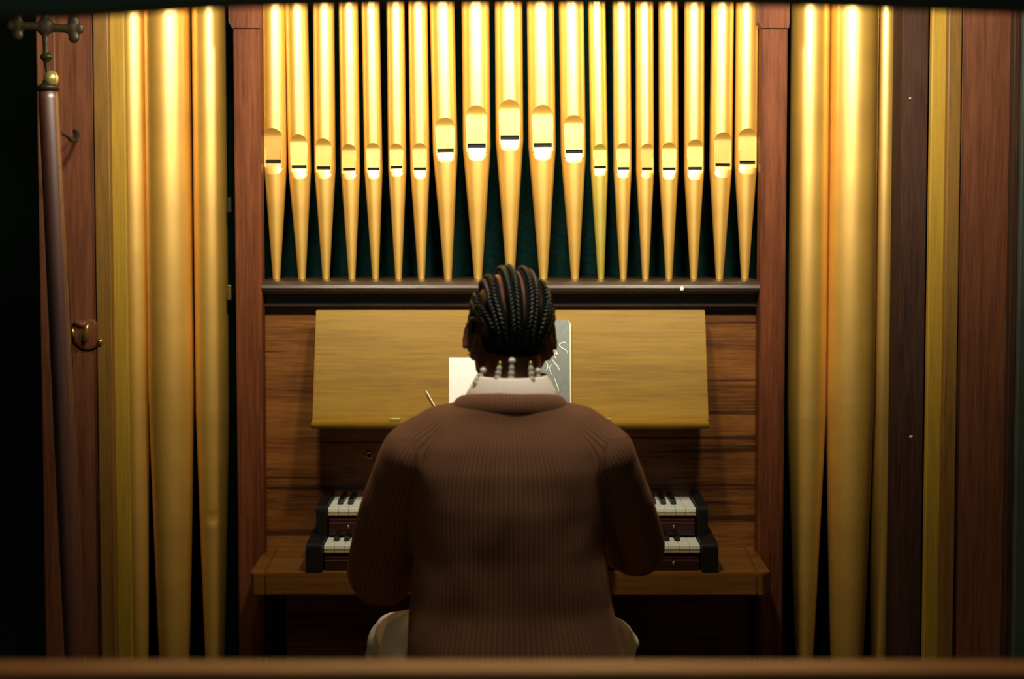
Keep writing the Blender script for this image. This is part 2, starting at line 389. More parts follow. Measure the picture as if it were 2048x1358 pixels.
# key table
TZ, TY = 0.700, 3.30
tx0, tx1 = ux(499, 1147, TY), ux(1544, 1147, TY)
tb0, tb1 = ux(531, 1093, YPAN), ux(1509, 1093, YPAN)
e0, e1 = ux(529, 1147, TY), ux(1515, 1147, TY)
tp = [(e0, TY), (e1, TY), (e1+0.012, YPAN), (e0-0.012, YPAN)]
table = cbm('key_table', prism(tp, 'z', TZ-0.050, TZ, 0.003), 'table')
for q in ([(tx0, TY+0.012), (tx0+0.008, TY), (e0-0.0005, TY), (e0-0.0125, YPAN), (min(tb0, e0-0.014), YPAN)], [(e1+0.0005, TY), (tx1-0.02, TY), (tx1, TY+0.02), (max(tb1, e1+0.014), YPAN), (e1+0.0125, YPAN)]):
    k = bmobj('end_block', prism(q, 'z', TZ-0.050, TZ, 0.002), 'table'); k.parent = table
# knee panel below
cbox('knee_panel', ux(572, 1250, 3.56), ux(1500, 1250, 3.56), 3.56, 3.58, 0.0, 0.66, 'knee')
cbox('knee_backing', -0.62, 0.62, 3.72, 3.74, 0.0, 0.7, 'void', 0)
# toe boards carrying the large side pipes
TOEZ = 0.26
for s in (-1, 1):
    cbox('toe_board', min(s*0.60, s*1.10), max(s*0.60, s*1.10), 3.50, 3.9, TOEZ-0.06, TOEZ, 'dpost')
# outer mouldings and wing panels
YW = 3.42
def strip(name, a, b, y0, y1, m, zz=(0, ZTOP), bev=0.003):
    x0, x1 = ux(a, 640, y0), ux(b, 640, y0); return cbox(name, x0, x1, y0, y1, zz[0], zz[1], m, bev)
strip('lit_moulding', 224, 256, YW+0.03, YW+0.05, 'band')
strip('ochre_moulding', 193, 224, YW+0.01, YW+0.05, 'ochre')
wl = strip('wing_panel', 118, 193, YW+0.02, YW+0.06, 'wing')
strip('wing_stile', 80, 119, YW-0.01, YW+0.06, 'wing', bev=0.004)
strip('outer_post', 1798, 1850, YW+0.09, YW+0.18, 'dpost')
sp = U(1822, 874, YW+0.09); v = VF(); v.ell((0, 0, 0), (0.0045, 0.002, 0.0035)); k = obj('screw', v.get(), 'ivoryfront', None, True); k.location = sp; cpart(k)
sp = U(1822, 197, YW+0.09); v = VF(); v.ell((0, 0, 0), (0.005, 0.002, 0.004)); k = obj('screw', v.get(), 'brass', None, True); k.location = sp; cpart(k)
strip('lit_moulding', 1856, 1889, YW+0.03, YW+0.05, 'band')
strip('ochre_moulding', 1889, 1916, YW+0.01, YW+0.05, 'ochre')
strip('wing_panel', 1916, 2020, YW+0.02, YW+0.06, 'wing')
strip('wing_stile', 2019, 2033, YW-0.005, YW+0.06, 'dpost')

xg0, xg1 = ux(2037, 640, 3.40), ux(2110, 640, 3.40)
struct(box('trim_2', xg0, xg1, 3.40, 3.46, 0, 2.6, 'greenpaint', None, 0.004), 'dark green painted door trim at the right edge')
# ------------------------------------------------------------------ organ pipes
def pipe(center_px, half_px, arch, slit, lip, foot_px, mouth_px, label, mname, mouth_half):
    r = half_px*YP/3000.0
    ztoe = z1
    xt = ux(foot_px, 556, YP); xb = ux(center_px, 330, YP)
    t = thing('organ_pipe', label, 'organ pipe', (xt, YP, ztoe), 'row of speaking pipes above the keyboards')
    lean = 0.0
    yf = YP - r*0.8
    za, zs, zl = uz(arch, yf)-ztoe, uz(slit, yf)-ztoe, uz(lip, yf)-ztoe
    zt_ = ZTOP - ztoe - 0.02
    w = min(0.9*r, mouth_half*yf/3000.0)
    d = math.sqrt(r*r - w*w)
    gap = 0.0074*(r/0.024)
    zu, zd = zs + gap*0.5, zs - gap*0.5                # edges of the slit
    h = w*0.95; zsh = za - h
    rt = 0.0082*(r/0.024)**0.5
    rc = lambda z: rt + (r-rt)*min(1.0, max(0.0, z/zd))
    nf, ns = 16, 26
    tw = math.asin(w/r)
    us = [-1 + 2*i/nf for i in range(nf+1)]
    th_side = [tw + (2*PI-2*tw)*i/ns for i in range(ns+1)]
    P = lambda th, rad, z: (rad*math.sin(th), -rad*math.cos(th), z)
    # body: sides + front sector above the arch
    V, F = [], []
    def grid(cols):
        k = len(V); m = len(cols[0])
        for c in cols: V.extend(c)
        for i in range(len(cols)-1):
            for j in range(m-1):
                F.append((k+i*m+j, k+(i+1)*m+j, k+(i+1)*m+j+1, k+i*m+j+1))
    grid([[P(a, r, zd), P(a, r, zu), P(a, r, zsh), P(a, r, zsh+(zt_-zsh)*.5), P(a, r, zt_)] for a in th_side])
    cols = []
    for u in us:
        x = u*w; a = math.asin(max(-1, min(1, x/r))); zz = zsh + h*math.sqrt(max(0, 1-u*u))
        cols.append([P(a, r, zz), P(a, r, za+0.004), P(a, r, zsh+(zt_-zsh)*.5), P(a, r, zt_)])
    grid(cols)
    bo = obj('pipe_body', (V, F), mname, t, True)
    # upper lip with its scooped arch
    V, F = [], []
    cols = []
    for u in us:
        x = u*w; ztop = zsh + h*math.sqrt(max(0, 1-u*u)); c = []
        for j in range(15):
            f = j/14
            z = zu + (zsh-zu)*f/0.35 if f <= 0.35 else zsh + (ztop-zsh)*(f-0.35)/0.65
            tt = max(0.0, (z-zsh)/h)
            c.append((x, -math.sqrt(max(0, r*r - w*w*(1-tt*tt))), z))
        cols.append(c)
    grid(cols)
    # return edge of the upper lip into the slit
    grid([[(u*w, -d+0.006, zu), (u*w, -d, zu)] for u in us])
    obj('upper_lip', (V, F), mname, t, True)
    # foot
    V, F = [], []
    zz = [0, zd*0.5, zl*0.9, zd]
    grid([[P(a, rc(z), z) for z in zz] for a in th_side])
    hb = w*0.55
    cols = []; lowb = []
    for u in us:
        x = u*w; zb_ = zl + hb*(1-math.sqrt(max(0, 1-u*u)))
        zb_ = min(zb_, zd-0.001)
        a = tw*0; a = math.asin(max(-1, min(1, x/r)))
        col = [P(a, rc(z), z) for z in (0, zl*0.5, zl*0.9, zb_)]
        cols.append(col); lowb.append((u, col[-1]))
    grid(cols)
    obj('pipe_foot', (V, F), mname, t, True)
    # lower lip
    V, F = [], []
    cols = []
    for u, b in lowb:
        c = []
        for j in range(7):
            f = j/6; bx = b[0] + (u*w-b[0])*f
            c.append((bx, b[1] + (-d*0.99-b[1])*f**0.8, b[2] + (zd-b[2])*f))
        cols.append(c)
    grid(cols)
    grid([[(u*w, -d*0.99, zd), (u*w, -d+0.008, zd)] for u in us])
    obj('lower_lip', (V, F), mname, t, True)
    # black panel behind the slit, painted in for the shade inside the pipe
    box('mouth_slit', -w*0.98, w*0.98, -d+0.005, -d+0.009, zd-0.003, zu+0.003, 'black', t, 0)
    # little ears at both sides of the mouth
    eh = (za-zs)*0.38; et = w*0.13
    for s in (-1, 1):
        x0, x1 = sorted((s*(w*0.86), s*(w*0.86+et)))
        box('ear', x0, x1, -d-0.0035, -d+0.006, zs-eh*0.45, zs+eh, mname, t, 0.0006)
    t.rotation_euler = Euler((0, 0, math.asin(max(-0.6, min(0.6, (mouth_px-center_px)/half_px*0.9)))))
    # slight lean so body stands over its own toe hole
    t.rotation_euler.y = math.atan2(xb - xt, zs)
    return t
ORD = ['first','second','third','fourth','fifth','sixth','seventh','eighth','ninth']
rows = [ # centre, half, arch, slit, lip, foot, mouth centre, mouth half
 (551,23,256,323,349,553,547.5,18.5),(599.5,22.5,269,334,358,604,601,17),(650,21,277,336,358,652,648.5,16),
 (701,19.2,288,339,359,704,699,14.5),(747,18,286,338,358,751,748.5,13.5),(794.5,18,287,335,354,797,793.5,13.5),
 (840,19.2,286,338,358,843,841,14),(890.5,24.5,235,301,325,896,892.5,19),(953.5,27.5,211,291,322,956,953.8,21),
 (1019,27.5,199,275,303,1021,1020,21.5),(1084,27.2,210,290,321,1087,1086,21),(1146.5,25,230,303,327,1150,1148,19.5),
 (1198.5,17.5,288,335,353,1202,1200,13.5),(1245,18,286,337,357,1246.5,1246.5,13.5),(1290,18,287,338,357,1291,1294.5,13),
 (1337.3,19.3,285,338,359,1338,1336.5,14.5),(1388,20,279,337,360,1387.5,1389,16),(1441.5,22.5,264.5,330,356,1439,1444.5,17.5),
 (1491.5,22.5,256.5,324.5,349,1489.6,1493,18.5)]
for i, rw in enumerate(rows):
    if i == 9: lb = 'tallest-mouthed gold organ pipe at the centre of the row, above the head'
    elif i == 12: lb = 'brighter yellow brassy organ pipe, fourth to the right of the central pipe'
    elif i == 0: lb = 'gold organ pipe at the left end of the row, beside the left post'
    elif i == 18: lb = 'gold organ pipe at the right end of the row, beside the right post'
    elif i < 9: lb = '%s gold organ pipe from the left post in the centre row' % ORD[i] if i < 7 else ('broad gold organ pipe, %s left of the central tallest-mouthed pipe' % ('second' if i == 7 else 'next'))
    else:
        lb = 'broad gold organ pipe, %s right of the central tallest-mouthed pipe' % ('next' if i == 10 else 'second') if i < 12 else '%s gold organ pipe from the right post in the centre row' % ORD[18-i]
    pipe(rw[0], rw[1], rw[2], rw[3], rw[4], rw[5], rw[6], lb, 'gold2' if i == 12 else 'gold', rw[7])

def big_pipe(label, top_px, bot_px, r_px, Y, y_start, toe_half_px, dent=None):
    """large pipe: cylinder, conical foot; px centre at y=300 and y=1300"""
    r = r_px*Y/3000.0; a = U(top_px, 300, Y); b = U(bot_px, 1300, Y)
    zs = uz(y_start, Y) - TOEZ; rt = toe_half_px*Y/3000.0
    b.x = (a.x+b.x)/2
    t = thing('organ_pipe', label, 'organ pipe', (b.x, Y, TOEZ), 'large bass pipes at the sides')
    hgt = ZTOP - TOEZ - 0.02
    n = 40
    V, F = lathe([(r, zs), (r, zs+(hgt-zs)*.33), (r, zs+(hgt-zs)*.66), (r, hgt)], n, False)
    obj('pipe_body', (V, F), 'biggold', t, True)
    rows_ = 60 if dent else 6
    prof = []
    for i in range(rows_+1):
        f = i/rows_; prof.append((rt + (r-rt)*(f**0.85), zs*f))
    V, F = lathe(prof, 72 if dent else n, False)
    if dent:
        dv = Vector(dent) - Vector((b.x, Y, TOEZ))
        V = [Vector(p) for p in V]
        for p in V:
            q = (p - dv); g = math.exp(-((q.x/0.013)**2 + ((q.z - 0.25*abs(q.x))/0.006)**2))
            if p.y < 0: p.y += 0.009*g - 0.003*math.exp(-((q.x/0.013)**2 + ((q.z+0.012)/0.007)**2))
    obj('pipe_foot', (V, F), 'biggold', t, True)
    t.rotation_euler.y = 0.0
    return t
YB = 3.60
big_pipe('slim large gold pipe half hidden beside the left bright yellow moulding', 261, 284, 30, YB, 500, 15)
big_pipe('broadest large gold pipe in the middle of the left side', 341, 345, 45.5, YB, 780, 25)
dn = U(430, 1040, YB-0.06)
big_pipe('large gold pipe with a small dent, next to the left post', 419, 431, 33, YB, 820, 15, (ux(430, 1040, YB), YB-0.03, uz(1040, YB-0.03)))
big_pipe('large bright gold pipe next to the right post', 1613, 1614, 38, YB, 830, 11)
big_pipe('broadest large gold pipe in the middle of the right side', 1702, 1697, 48, YB, 800, 27)
big_pipe('slim gold pipe tucked behind, beside the dark outer post on the right', 1767, 1760, 24, YB+0.05, 700, 15)

# ------------------------------------------------------------------ the two manuals
def manual(label, fy, zk, cheek_out, yb, depth_back, zbase):
    """61-note keyboard; fy front edge of keys, zk top of white keys"""
    Wd = 0.846; kw = Wd/36
    t = thing('organ_manual', label, 'keyboard', (0.0, fy, zbase), 'pair of organ keyboards')
    def b(name, x0, x1, y0, y1, z0_, z1_, m, bev=0.002, par=None):
        return bmobj(name, boxbm(x0, x1, y0, y1, z0_-zbase, z1_-zbase, bev), m, par or t)
    L = depth_back - fy
    wk = bpy.data.meshes.new('white_key'); bm = boxbm(0.0004, kw-0.0004, 0, L, -0.010, 0, 0.0012); bm.to_mesh(wk); bm.free(); wk.materials.append(M['ivory'])
    fr = bpy.data.meshes.new('key_front'); bm = boxbm(0.0005, kw-0.0005, 0.002, L, -0.018, -0.010, 0.0005); bm.to_mesh(fr); bm.free(); fr.materials.append(M['ivoryfront'])
    bk = bpy.data.meshes.new('black_key'); bm = bmesh.new()
    y0, y1 = 0.040, L
    vs = [bm.verts.new(p) for p in [(-.0068,y0,0),(.0068,y0,0),(.0068,y1,0),(-.0068,y1,0),(-.0052,y0+.005,.011),(.0052,y0+.005,.011),(.0052,y1,.011),(-.0052,y1,.011)]]
    for f in [(0,3,2,1),(4,5,6,7),(0,1,5,4),(1,2,6,5),(2,3,7,6),(3,0,4,7)]: bm.faces.new([vs[i] for i in f])
    bmesh.ops.bevel(bm, geom=bm.edges[:], offset=0.0012, segments=2, affect='EDGES'); bm.to_mesh(bk); bm.free(); bk.materials.append(M['blackkey'])
    for i in range(36):
        o = bpy.data.objects.new('white_key', wk); C.objects.link(o); o.parent = t; o.location = (-Wd/2+i*kw, 0, zk-zbase)
        q = bpy.data.objects.new('key_front', fr); C.objects.link(q); q.parent = o
        if i < 35 and i % 7 in (0, 1, 3, 4, 5):
            o = bpy.data.objects.new('black_key', bk); C.objects.link(o); o.parent = t; o.location = (-Wd/2+(i+1)*kw, 0, zk-zbase)
    # side cheeks
    for s in (-1, 1):
        xa, xb_ = sorted((s*(Wd/2+0.001), s*cheek_out))
        pr = [(-0.028, 0), (-0.028, zk-zbase+0.002), (-0.020, zk-zbase+0.008), (0.02, zk-zbase+0.011), (depth_back-fy, zk-zbase+0.014), (depth_back-fy, 0)]
        bmobj('cheek', prism(pr, 'x', xa, xb_, 0.002), 'ebony', t)
    b('key_bed', -Wd/2, Wd/2, 0.012, L, zbase, zk-0.0195, 'ebony')
    b('felt_strip', -Wd/2+0.002, Wd/2-0.002, 0.0075, 0.012, zk-0.031, zk-0.0265, 'felt', 0.0005)
    b('key_slip', -Wd/2+0.002, Wd/2-0.002, -0.006, 0.012, zbase+0.001, zk-0.032, 'slip', 0.002)
    for px in (697, 1347):
        xx = ux(px, 1047, fy)
        v = VF(); v.ell((xx, -0.007, zk-zbase-0.042 if zk > .8 else zk-zbase-0.040), (0.0035, 0.004, 0.005)); obj('button', v.get(), 'brass', t, True)
    return t
manual('lower organ manual with white and black keys, resting on the key table', 3.335, 0.756, 0.460, 3.36, 3.475, 0.700)
mu = manual('upper organ manual with white and black keys, stepped back above the lower one', 3.418, 0.824, 0.447, 3.45, 3.554, 0.760)

# ------------------------------------------------------------------ music on the desk
def on_desk(px, py, off=0.004):
    # plane of the desk front
    n = Vector((0, -(dz1-dz0), (dy1-dy0))).normalized(); p0 = Vector((0, dy0, dz0)) + n*off
    d = ray(px, py); o = Vector((0, 0, CAMZ)); t = (p0-o).dot(n)/d.dot(n); return o + d*t, n
def slab(name, corners, off, thick, m, parent=None):
    A, Bk = [], []
    for p, q in corners:
        pt, n = on_desk(p, q, off); A.append(pt); Bk.append(pt - n*thick)
    k = len(A)
    F = [tuple(range(k))[::-1], tuple(range(k, 2*k))] + [(i, (i+1) % k, k+(i+1) % k, k+i) for i in range(k)]
    return A + Bk, F
def desk_thing(name, corners, off, thick, m, label, cat):
    V, F = slab(name, corners, off, thick, m)
    base = (V[2]+V[3])/2
    t = thing(name, label, cat, tuple(base))
    V = [p-base for p in V]
    return t, base, V, F
t, base, V, F = desk_thing('sheet_music', [(898, 715), (1012, 715), (1012, 839), (898, 839)], 0.003, 0.0025, 'paper', 'white sheet of paper on the music desk left of the head', 'paper')
obj('page', (V, F), 'paper', t)
t, base, V, F = desk_thing('song_book', [(1014, 640), (1136, 640), (1142, 648), (1143, 839), (1014, 839)], 0.010, 0.007, 'bookgrey', 'grey music book with white script lettering on the desk right of the head', 'book')
obj('page_block', (V, F), 'bookedge', t)
V, F = slab('c', [(1014, 640), (1135, 640), (1139, 646), (1140, 839), (1014, 839)], 0.0125, 0.002, '')
obj('cover', ([p-base for p in V], F), 'bookgrey', t)
def stroke(vf, pts, w0, w1):
    P = []
    for p, q in pts: P.append(on_desk(p, q, 0.0132)[0]-base)
    # smooth polyline
    Q = []
    for i in range(len(P)-1):
        a, b, c, d = P[max(i-1, 0)], P[i], P[i+1], P[min(i+2, len(P)-1)]
        for k in range(6):
            u = k/6; Q.append(0.5*((2*b)+(-a+c)*u+(2*a-5*b+4*c-d)*u*u+(-a+3*b-3*c+d)*u**3))
    Q.append(P[-1]); m = len(Q)
    rad = [w0*(0.25+0.75*math.sin(PI*min(1, max(0, (i+.6)/m)))**0.7)*0.001 + w1*0 for i in range(m)]
    vf.tube(Q, rad, 6, flat=0.35, up=(0, -0.9, 0.4))
v = VF()
sx = lambda a, b: (1070 + a*90/556.0, 630 + b*220/1358.0)
for pts, wd in [([(385,360),(370,338),(335,345),(303,365),(320,400),(365,425),(395,450),(402,478)], 1.7),
                ([(228,432),(262,455),(275,490),(250,470),(238,500),(262,545)], 2.0),
                ([(212,545),(235,585),(265,620),(290,655),(305,690)], 2.0),
                ([(125,572),(152,612),(155,655),(135,690)], 1.7),
                ([(225,605),(190,625),(178,665),(195,715),(215,750)], 1.2),
                ([(238,772),(262,840),(285,900),(292,945)], 1.7),
                ([(60, 600), (30, 640), (40, 700), (80, 720)], 1.5), ([(-40, 560), (-70, 620), (-30, 680), (10, 640)], 1.5)]:
    stroke(v, [sx(*p) for p in pts], wd, 0)
obj('cover_lettering', v.get(), 'ink', t, True)
a, n = on_desk(852, 781, 0.006); b, _ = on_desk(884, 838, 0.006)
v = VF(); v.tube([a, a+(b-a)*.06, b], [0.0008, 0.0018, 0.0018], 8)
o = obj('pencil', v.get(), 'bookedge', None, True); tag(o, 'thin pale pencil lying slanted on the music desk left of the paper', 'pencil')

# ------------------------------------------------------------------ processional cross at the left
YC = 3.12
pt, pb = U(96, 178, YC), U(152, 1345, YC); dirv = (pb-pt).normalized(); bot = pt + dirv*(-pt.z/dirv.z)
cr = thing('processional_cross', 'dark brass floriated cross on a polished wooden pole, leaning by the left wing panel', 'cross', tuple(bot))
L0 = (pt-bot).length; q = (pt-bot).to_track_quat('Z', 'Y')
def cl(o): o.parent = cr; return o
cr.rotation_mode = 'QUATERNION'; cr.rotation_quaternion = Vector((0, 0, 1)).rotation_difference((pt-bot).normalized())
V, F = lathe([(0.019, 0.0), (0.0215, 0.3), (0.022, L0*.5), (0.020, L0-0.02), (0.019, L0)], 28); cl(obj('pole_shaft', (V, F), 'pole', None, True))
V, F = lathe([(0.019, L0-0.006), (0.024, L0-0.002), (0.024, L0+0.006), (0.012, L0+0.011), (0.010, L0+0.018)], 24); cl(obj('collar', (V, F), 'darkbrass', None, True))
v = VF(); v.ell((0.008, 0, L0+0.021), (0.0145, 0.0145, 0.017)); cl(obj('knob', v.get(), 'brightbrass', None, True))
# floriated cross head: flat bars with trefoil ends
v = VF(); zc = L0+0.128
v.tube([(0, 0, L0+0.03), (-0.001, 0, L0+0.06), (0, 0, zc+0.10)], [0.005, 0.0065, 0.008], 10, flat=0.6, up=(0, 1, 0))
v.ell((0, 0, L0+0.066), (0.014, 0.008, 0.009))
v.tube([(-0.052, 0, zc+0.004), (0.055, 0, zc-0.006)], [0.0095, 0.0095], 10, flat=0.6, up=(0, 1, 0))
for cx_, cz in ((-0.055, zc+0.004), (0.056, zc-0.006)):
    v.ell((cx_, 0, cz), (0.013, 0.006, 0.017)); v.ell((cx_*1.05, 0, cz+0.017), (0.012, 0.006, 0.012)); v.ell((cx_*1.05, 0, cz-0.018), (0.012, 0.006, 0.013)); v.ell((cx_*1.27, 0, cz), (0.010, 0.005, 0.012))
v.ell((0, 0, zc), (0.019, 0.007, 0.019))
for a_ in (0, 1): v.ell(((a_*2-1)*0.016, 0, zc+0.10), (0.011, 0.006, 0.012))
v.ell((0, 0, zc+0.115), (0.010, 0.006, 0.014))
cm = remesh('cross_head', v, 0.003, 2); o = link('cross_head', cm, M['darkbrass']); cl(o)
# hook holding the pole
def curve_thing(name, pts, rad, m, label, cat, base):
    v = VF(); v.tube([Vector(p)-Vector(base) for p in pts], rad, 10)
    o = obj(name, v.get(), m, None, True); o.location = base; return tag(o, label, cat)
yw = YW+0.02
hk = [U(112, 268, 3.17), U(124, 266, 3.20), U(135, 272, 3.26), U(143, 281, 3.32), U(152, 281, 3.38), U(155, 268, yw-0.006), U(150, 262, yw+0.004)]
curve_thing('wall_hook', hk, [0.003, 0.004, 0.0045, 0.0045, 0.0045, 0.005, 0.006], 'iron', 'small dark curled iron hook steadying the cross pole', 'hook', tuple(hk[-1]))
# dark flat strip just off the wing panel, beside the pole
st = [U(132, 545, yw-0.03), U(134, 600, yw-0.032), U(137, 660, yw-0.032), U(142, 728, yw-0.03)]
v = VF(); bs = st[0]; v.tube([p-bs for p in st], [0.005, 0.006, 0.007, 0.005], 10, flat=0.5, up=(0, 1, 0)); o = obj('dark_strip', v.get(), 'iron', None, True); o.location = bs
tag(o, 'dark narrow strip just right of the cross pole', 'strap')
# carved brass bracket
bb = U(175, 668, yw-0.004)
br = thing('wall_bracket', 'small carved brass wall bracket on the left wing panel beside the pole', 'bracket', tuple(bb))
v = VF(); v.ell((0, 0, 0), (0.038, 0.006, 0.038)); v.ell((-0.016, -0.004, 0.024), (0.016, 0.010, 0.008), Euler((0, 0.4, 0))); o = link('bracket_plate', remesh('bracket_plate', v, 0.003, 3), M['wing'], br)
v = VF(); v.ell((0.001, -0.013, 0.004), (0.008, 0.010, 0.022), Euler((0, 0.18, 0))); obj('leaf_scroll', v.get(), 'brass', br, True)
v = VF(); v.ell((-0.029, -0.010, 0.003), (0.005, 0.007, 0.013), Euler((0, -0.2, 0))); obj('leaf_scroll', v.get(), 'brass', br, True)
v = VF(); v.ell((0.031, -0.008, -0.018), (0.006, 0.006, 0.008)); obj('leaf_scroll', v.get(), 'brass', br, True)

# ------------------------------------------------------------------ choir stall rail in the foreground
RY = 1.90
rz = uz(1346, RY)
stall = thing('choir_stall', 'brown wooden choir stall rail running across the foreground', 'railing', (0, RY+0.03, 0))
def sp_(o): o.parent = stall; o.matrix_parent_inverse = Matrix.Translation((0, -(RY+0.03), 0)); return o
capp = [(RY+0.004, rz-0.030), (RY, rz-0.024), (RY, rz-0.004), (RY+0.004, rz), (RY+0.052, rz+0.002), (RY+0.060, rz-0.004), (RY+0.060, rz-0.030)]
sp_(bmobj('top_rail', prism(capp, 'x', -1.0, 0.70), 'stall'))
xs = [-0.98, -0.56, -0.14, 0.27, 0.68]
for x in xs: sp_(box('stile', x-0.025, x+0.025, RY+0.012, RY+0.048, 0.0, rz-0.030, 'stall'))
for i in range(4): sp_(box('stall_panel', xs[i]+0.025, xs[i+1]-0.025, RY+0.022, RY+0.036, 0.10, rz-0.030, 'stall', None, 0.001))
sp_(box('bottom_rail', -1.0, 0.70, RY+0.010, RY+0.050, 0.04, 0.10, 'stall'))

# ------------------------------------------------------------------ organ bench
BZ = 0.530
bench = thing('organ_bench', 'plain wooden organ bench under the player', 'bench', (0.0, 2.84, 0))
def bp_(o): o.parent = bench; o.matrix_parent_inverse = Matrix.Translation((0, -2.84, 0)); return o
bp_(box('seat', -0.50, 0.50, 2.68, 3.00, BZ-0.035, BZ, 'stall', None, 0.006))
for s in (-1, 1): bp_(box('side_panel', s*0.46-0.018, s*0.46+0.018, 2.70, 2.98, 0, BZ-0.035, 'stall'))
bp_(box('stretcher', -0.442, 0.442, 2.82, 2.86, 0.12, 0.20, 'stall'))

# ------------------------------------------------------------------ the player
SHL, SHR = Vector((-0.190, 2.885, 1.032)), Vector((0.178, 2.885, 1.028))
ELL, ELR = U(760, 1140, 2.99), U(1270, 1092, 2.99)
WRL, WRR = Vector((-0.165, 3.200, 0.805)), Vector((0.175, 3.205, 0.815))
HC = Vector((-0.002, 2.950, 1.289)); HR = Euler((math.radians(-5), math.radians(1.5), math.radians(12)), 'XYZ')
HM = Matrix.Translation(HC) @ HR.to_matrix().to_4x4()
b = VF()
def h(c, r, rot=None): b.ell(c, r, rot, HM, 28, 18)
h((0, -0.006, 0.004), (0.0735, 0.094, 0.096))                 # cranium
h((0, 0.040, -0.012), (0.064, 0.058, 0.075))                  # forehead and face
h((0, 0.046, -0.068), (0.052, 0.050, 0.055))                  # jaw
h((0, 0.078, -0.108), (0.022, 0.020, 0.018))                  # chin
for s in (-1, 1):
    h((s*0.040, 0.066, -0.042), (0.024, 0.024, 0.022))        # cheekbones
    h((s*0.030, 0.085, 0.004), (0.022, 0.012, 0.008))         # brows
    b.tube([(s*0.058, 0.010, -0.060), (s*0.048, 0.040, -0.095), (s*0.018, 0.080, -0.108)], [0.016, 0.015, 0.014], 12, HM)
    h((s*0.052, 0.006, -0.056), (0.021, 0.032, 0.044))        # jaw angle
    # ears: plate, helix, lobe
    er = Euler((0.12, s*-0.06, s*-0.55))
    h((s*0.076, -0.006, -0.034), (0.0055, 0.018, 0.036), er)
    pts = []
    for k in range(11):
        a = math.radians(-70 + 290*k/10); 
        pts.append(Vector((s*0.080, -0.006, -0.033)) + er.to_matrix() @ Vector((s*0.003, -0.018*math.cos(a), 0.036*math.sin(a))))
    b.tube(pts, [0.0042]*11, 8, HM)
    h((s*0.075, -0.002, -0.066), (0.007, 0.011, 0.013), er)
b.tube([(0, 0.098, -0.010), (0, 0.110, -0.035), (0, 0.116, -0.050)], [0.008, 0.010, 0.013], 10, HM)   # nose
for s in (-1, 1): h((s*0.013, 0.106, -0.053), (0.010, 0.011, 0.009))
h((0, 0.098, -0.078), (0.024, 0.012, 0.012))                  # mouth
# neck, torso core
nk = HM @ Vector((0, -0.022, -0.070))
b.tube([nk, (0, 2.915, 1.17), (0, 2.895, 1.09)], [0.055, 0.056, 0.068], 20)
b.loft([(0.545, 0.005, 2.87, 0.165, 0.105), (0.65, 0.005, 2.88, 0.165, 0.10), (0.75, 0, 2.885, 0.155, 0.092), (0.88, 0, 2.885, 0.155, 0.092), (1.0, 0, 2.89, 0.165, 0.09), (1.06, 0, 2.895, 0.14, 0.075), (1.10, 0, 2.895, 0.08, 0.06)], 36)
for sh, el, wr in ((SHL, ELL, WRL), (SHR, ELR, WRR)):
    b.tube([sh, sh.lerp(el, .5), el], [0.050, 0.046, 0.040], 16); b.tube([el, el.lerp(wr, .4), wr], [0.040, 0.037, 0.026], 16)
# hands over the keys
def hand(wr, s, yaw):
    m = Matrix.Translation(wr) @ Euler((0, 0, yaw)).to_matrix().to_4x4()
    b.tube([(0, -0.02, 0), (0, 0.03, -0.002)], [0.025, 0.027], 14, m, 0.75, (0, 0, 1))
    b.ell((0, 0.052, -0.003), (0.040, 0.045, 0.014), Euler((-0.12, 0, 0)), m)
    zt = 0.756 + 0.0085 - wr.z
    for k, (fx, ln) in enumerate(((-0.030, 0.070), (-0.010, 0.082), (0.011, 0.078), (0.031, 0.060))):
        x = fx*s*-1 if s > 0 else fx
        x = fx
        ln2 = ln if s < 0 else (0.060, 0.078, 0.082, 0.070)[k]
        if s < 0: ln2 = (0.060, 0.078, 0.082, 0.070)[k]
        else: ln2 = (0.070, 0.082, 0.078, 0.060)[k]
        b.tube([(x*0.85, 0.070, -0.002), (x*1.1, 0.070+ln2*.42, 0.006), (x*1.18, 0.070+ln2*.78, -0.012), (x*1.2, 0.070+ln2*.92, zt)], [0.0092, 0.0088, 0.0078, 0.0070], 10, m)
    tx = -s*0.036
    b.tube([(tx*0.7, 0.020, -0.006), (tx*1.35, 0.055, -0.014), (tx*1.55, 0.082, -0.026), (tx*1.5, 0.100, zt)], [0.013, 0.0105, 0.0092, 0.0080], 10, m)
hand(WRL, -1, 0.10); hand(WRR, 1, -0.08)
# legs
HIL, HIR = Vector((-0.105, 2.88, 0.630)), Vector((0.110, 2.88, 0.630))
KNL, KNR = Vector((-0.250, 3.27, 0.545)), Vector((0.205, 3.27, 0.545))
ANL, ANR = Vector((-0.20, 3.30, 0.10)), Vector((0.20, 3.28, 0.10))
for hi, kn, an in ((HIL, KNL, ANL), (HIR, KNR, ANR)):
    b.tube([hi, hi.lerp(kn, .5), kn], [0.078, 0.068, 0.052], 16); b.tube([kn, kn.lerp(an, .35), an], [0.050, 0.048, 0.032], 16)
    b.tube([an, an+Vector((0, 0.08, -0.05))], [0.034, 0.028], 12)
pm = remesh('person', b, 0.0036, 5)
person = link('person', pm, M['skin'])
tag(person, 'seated person seen from behind in brown ribbed sweater, with beaded cornrows, playing the keyboards', 'person')

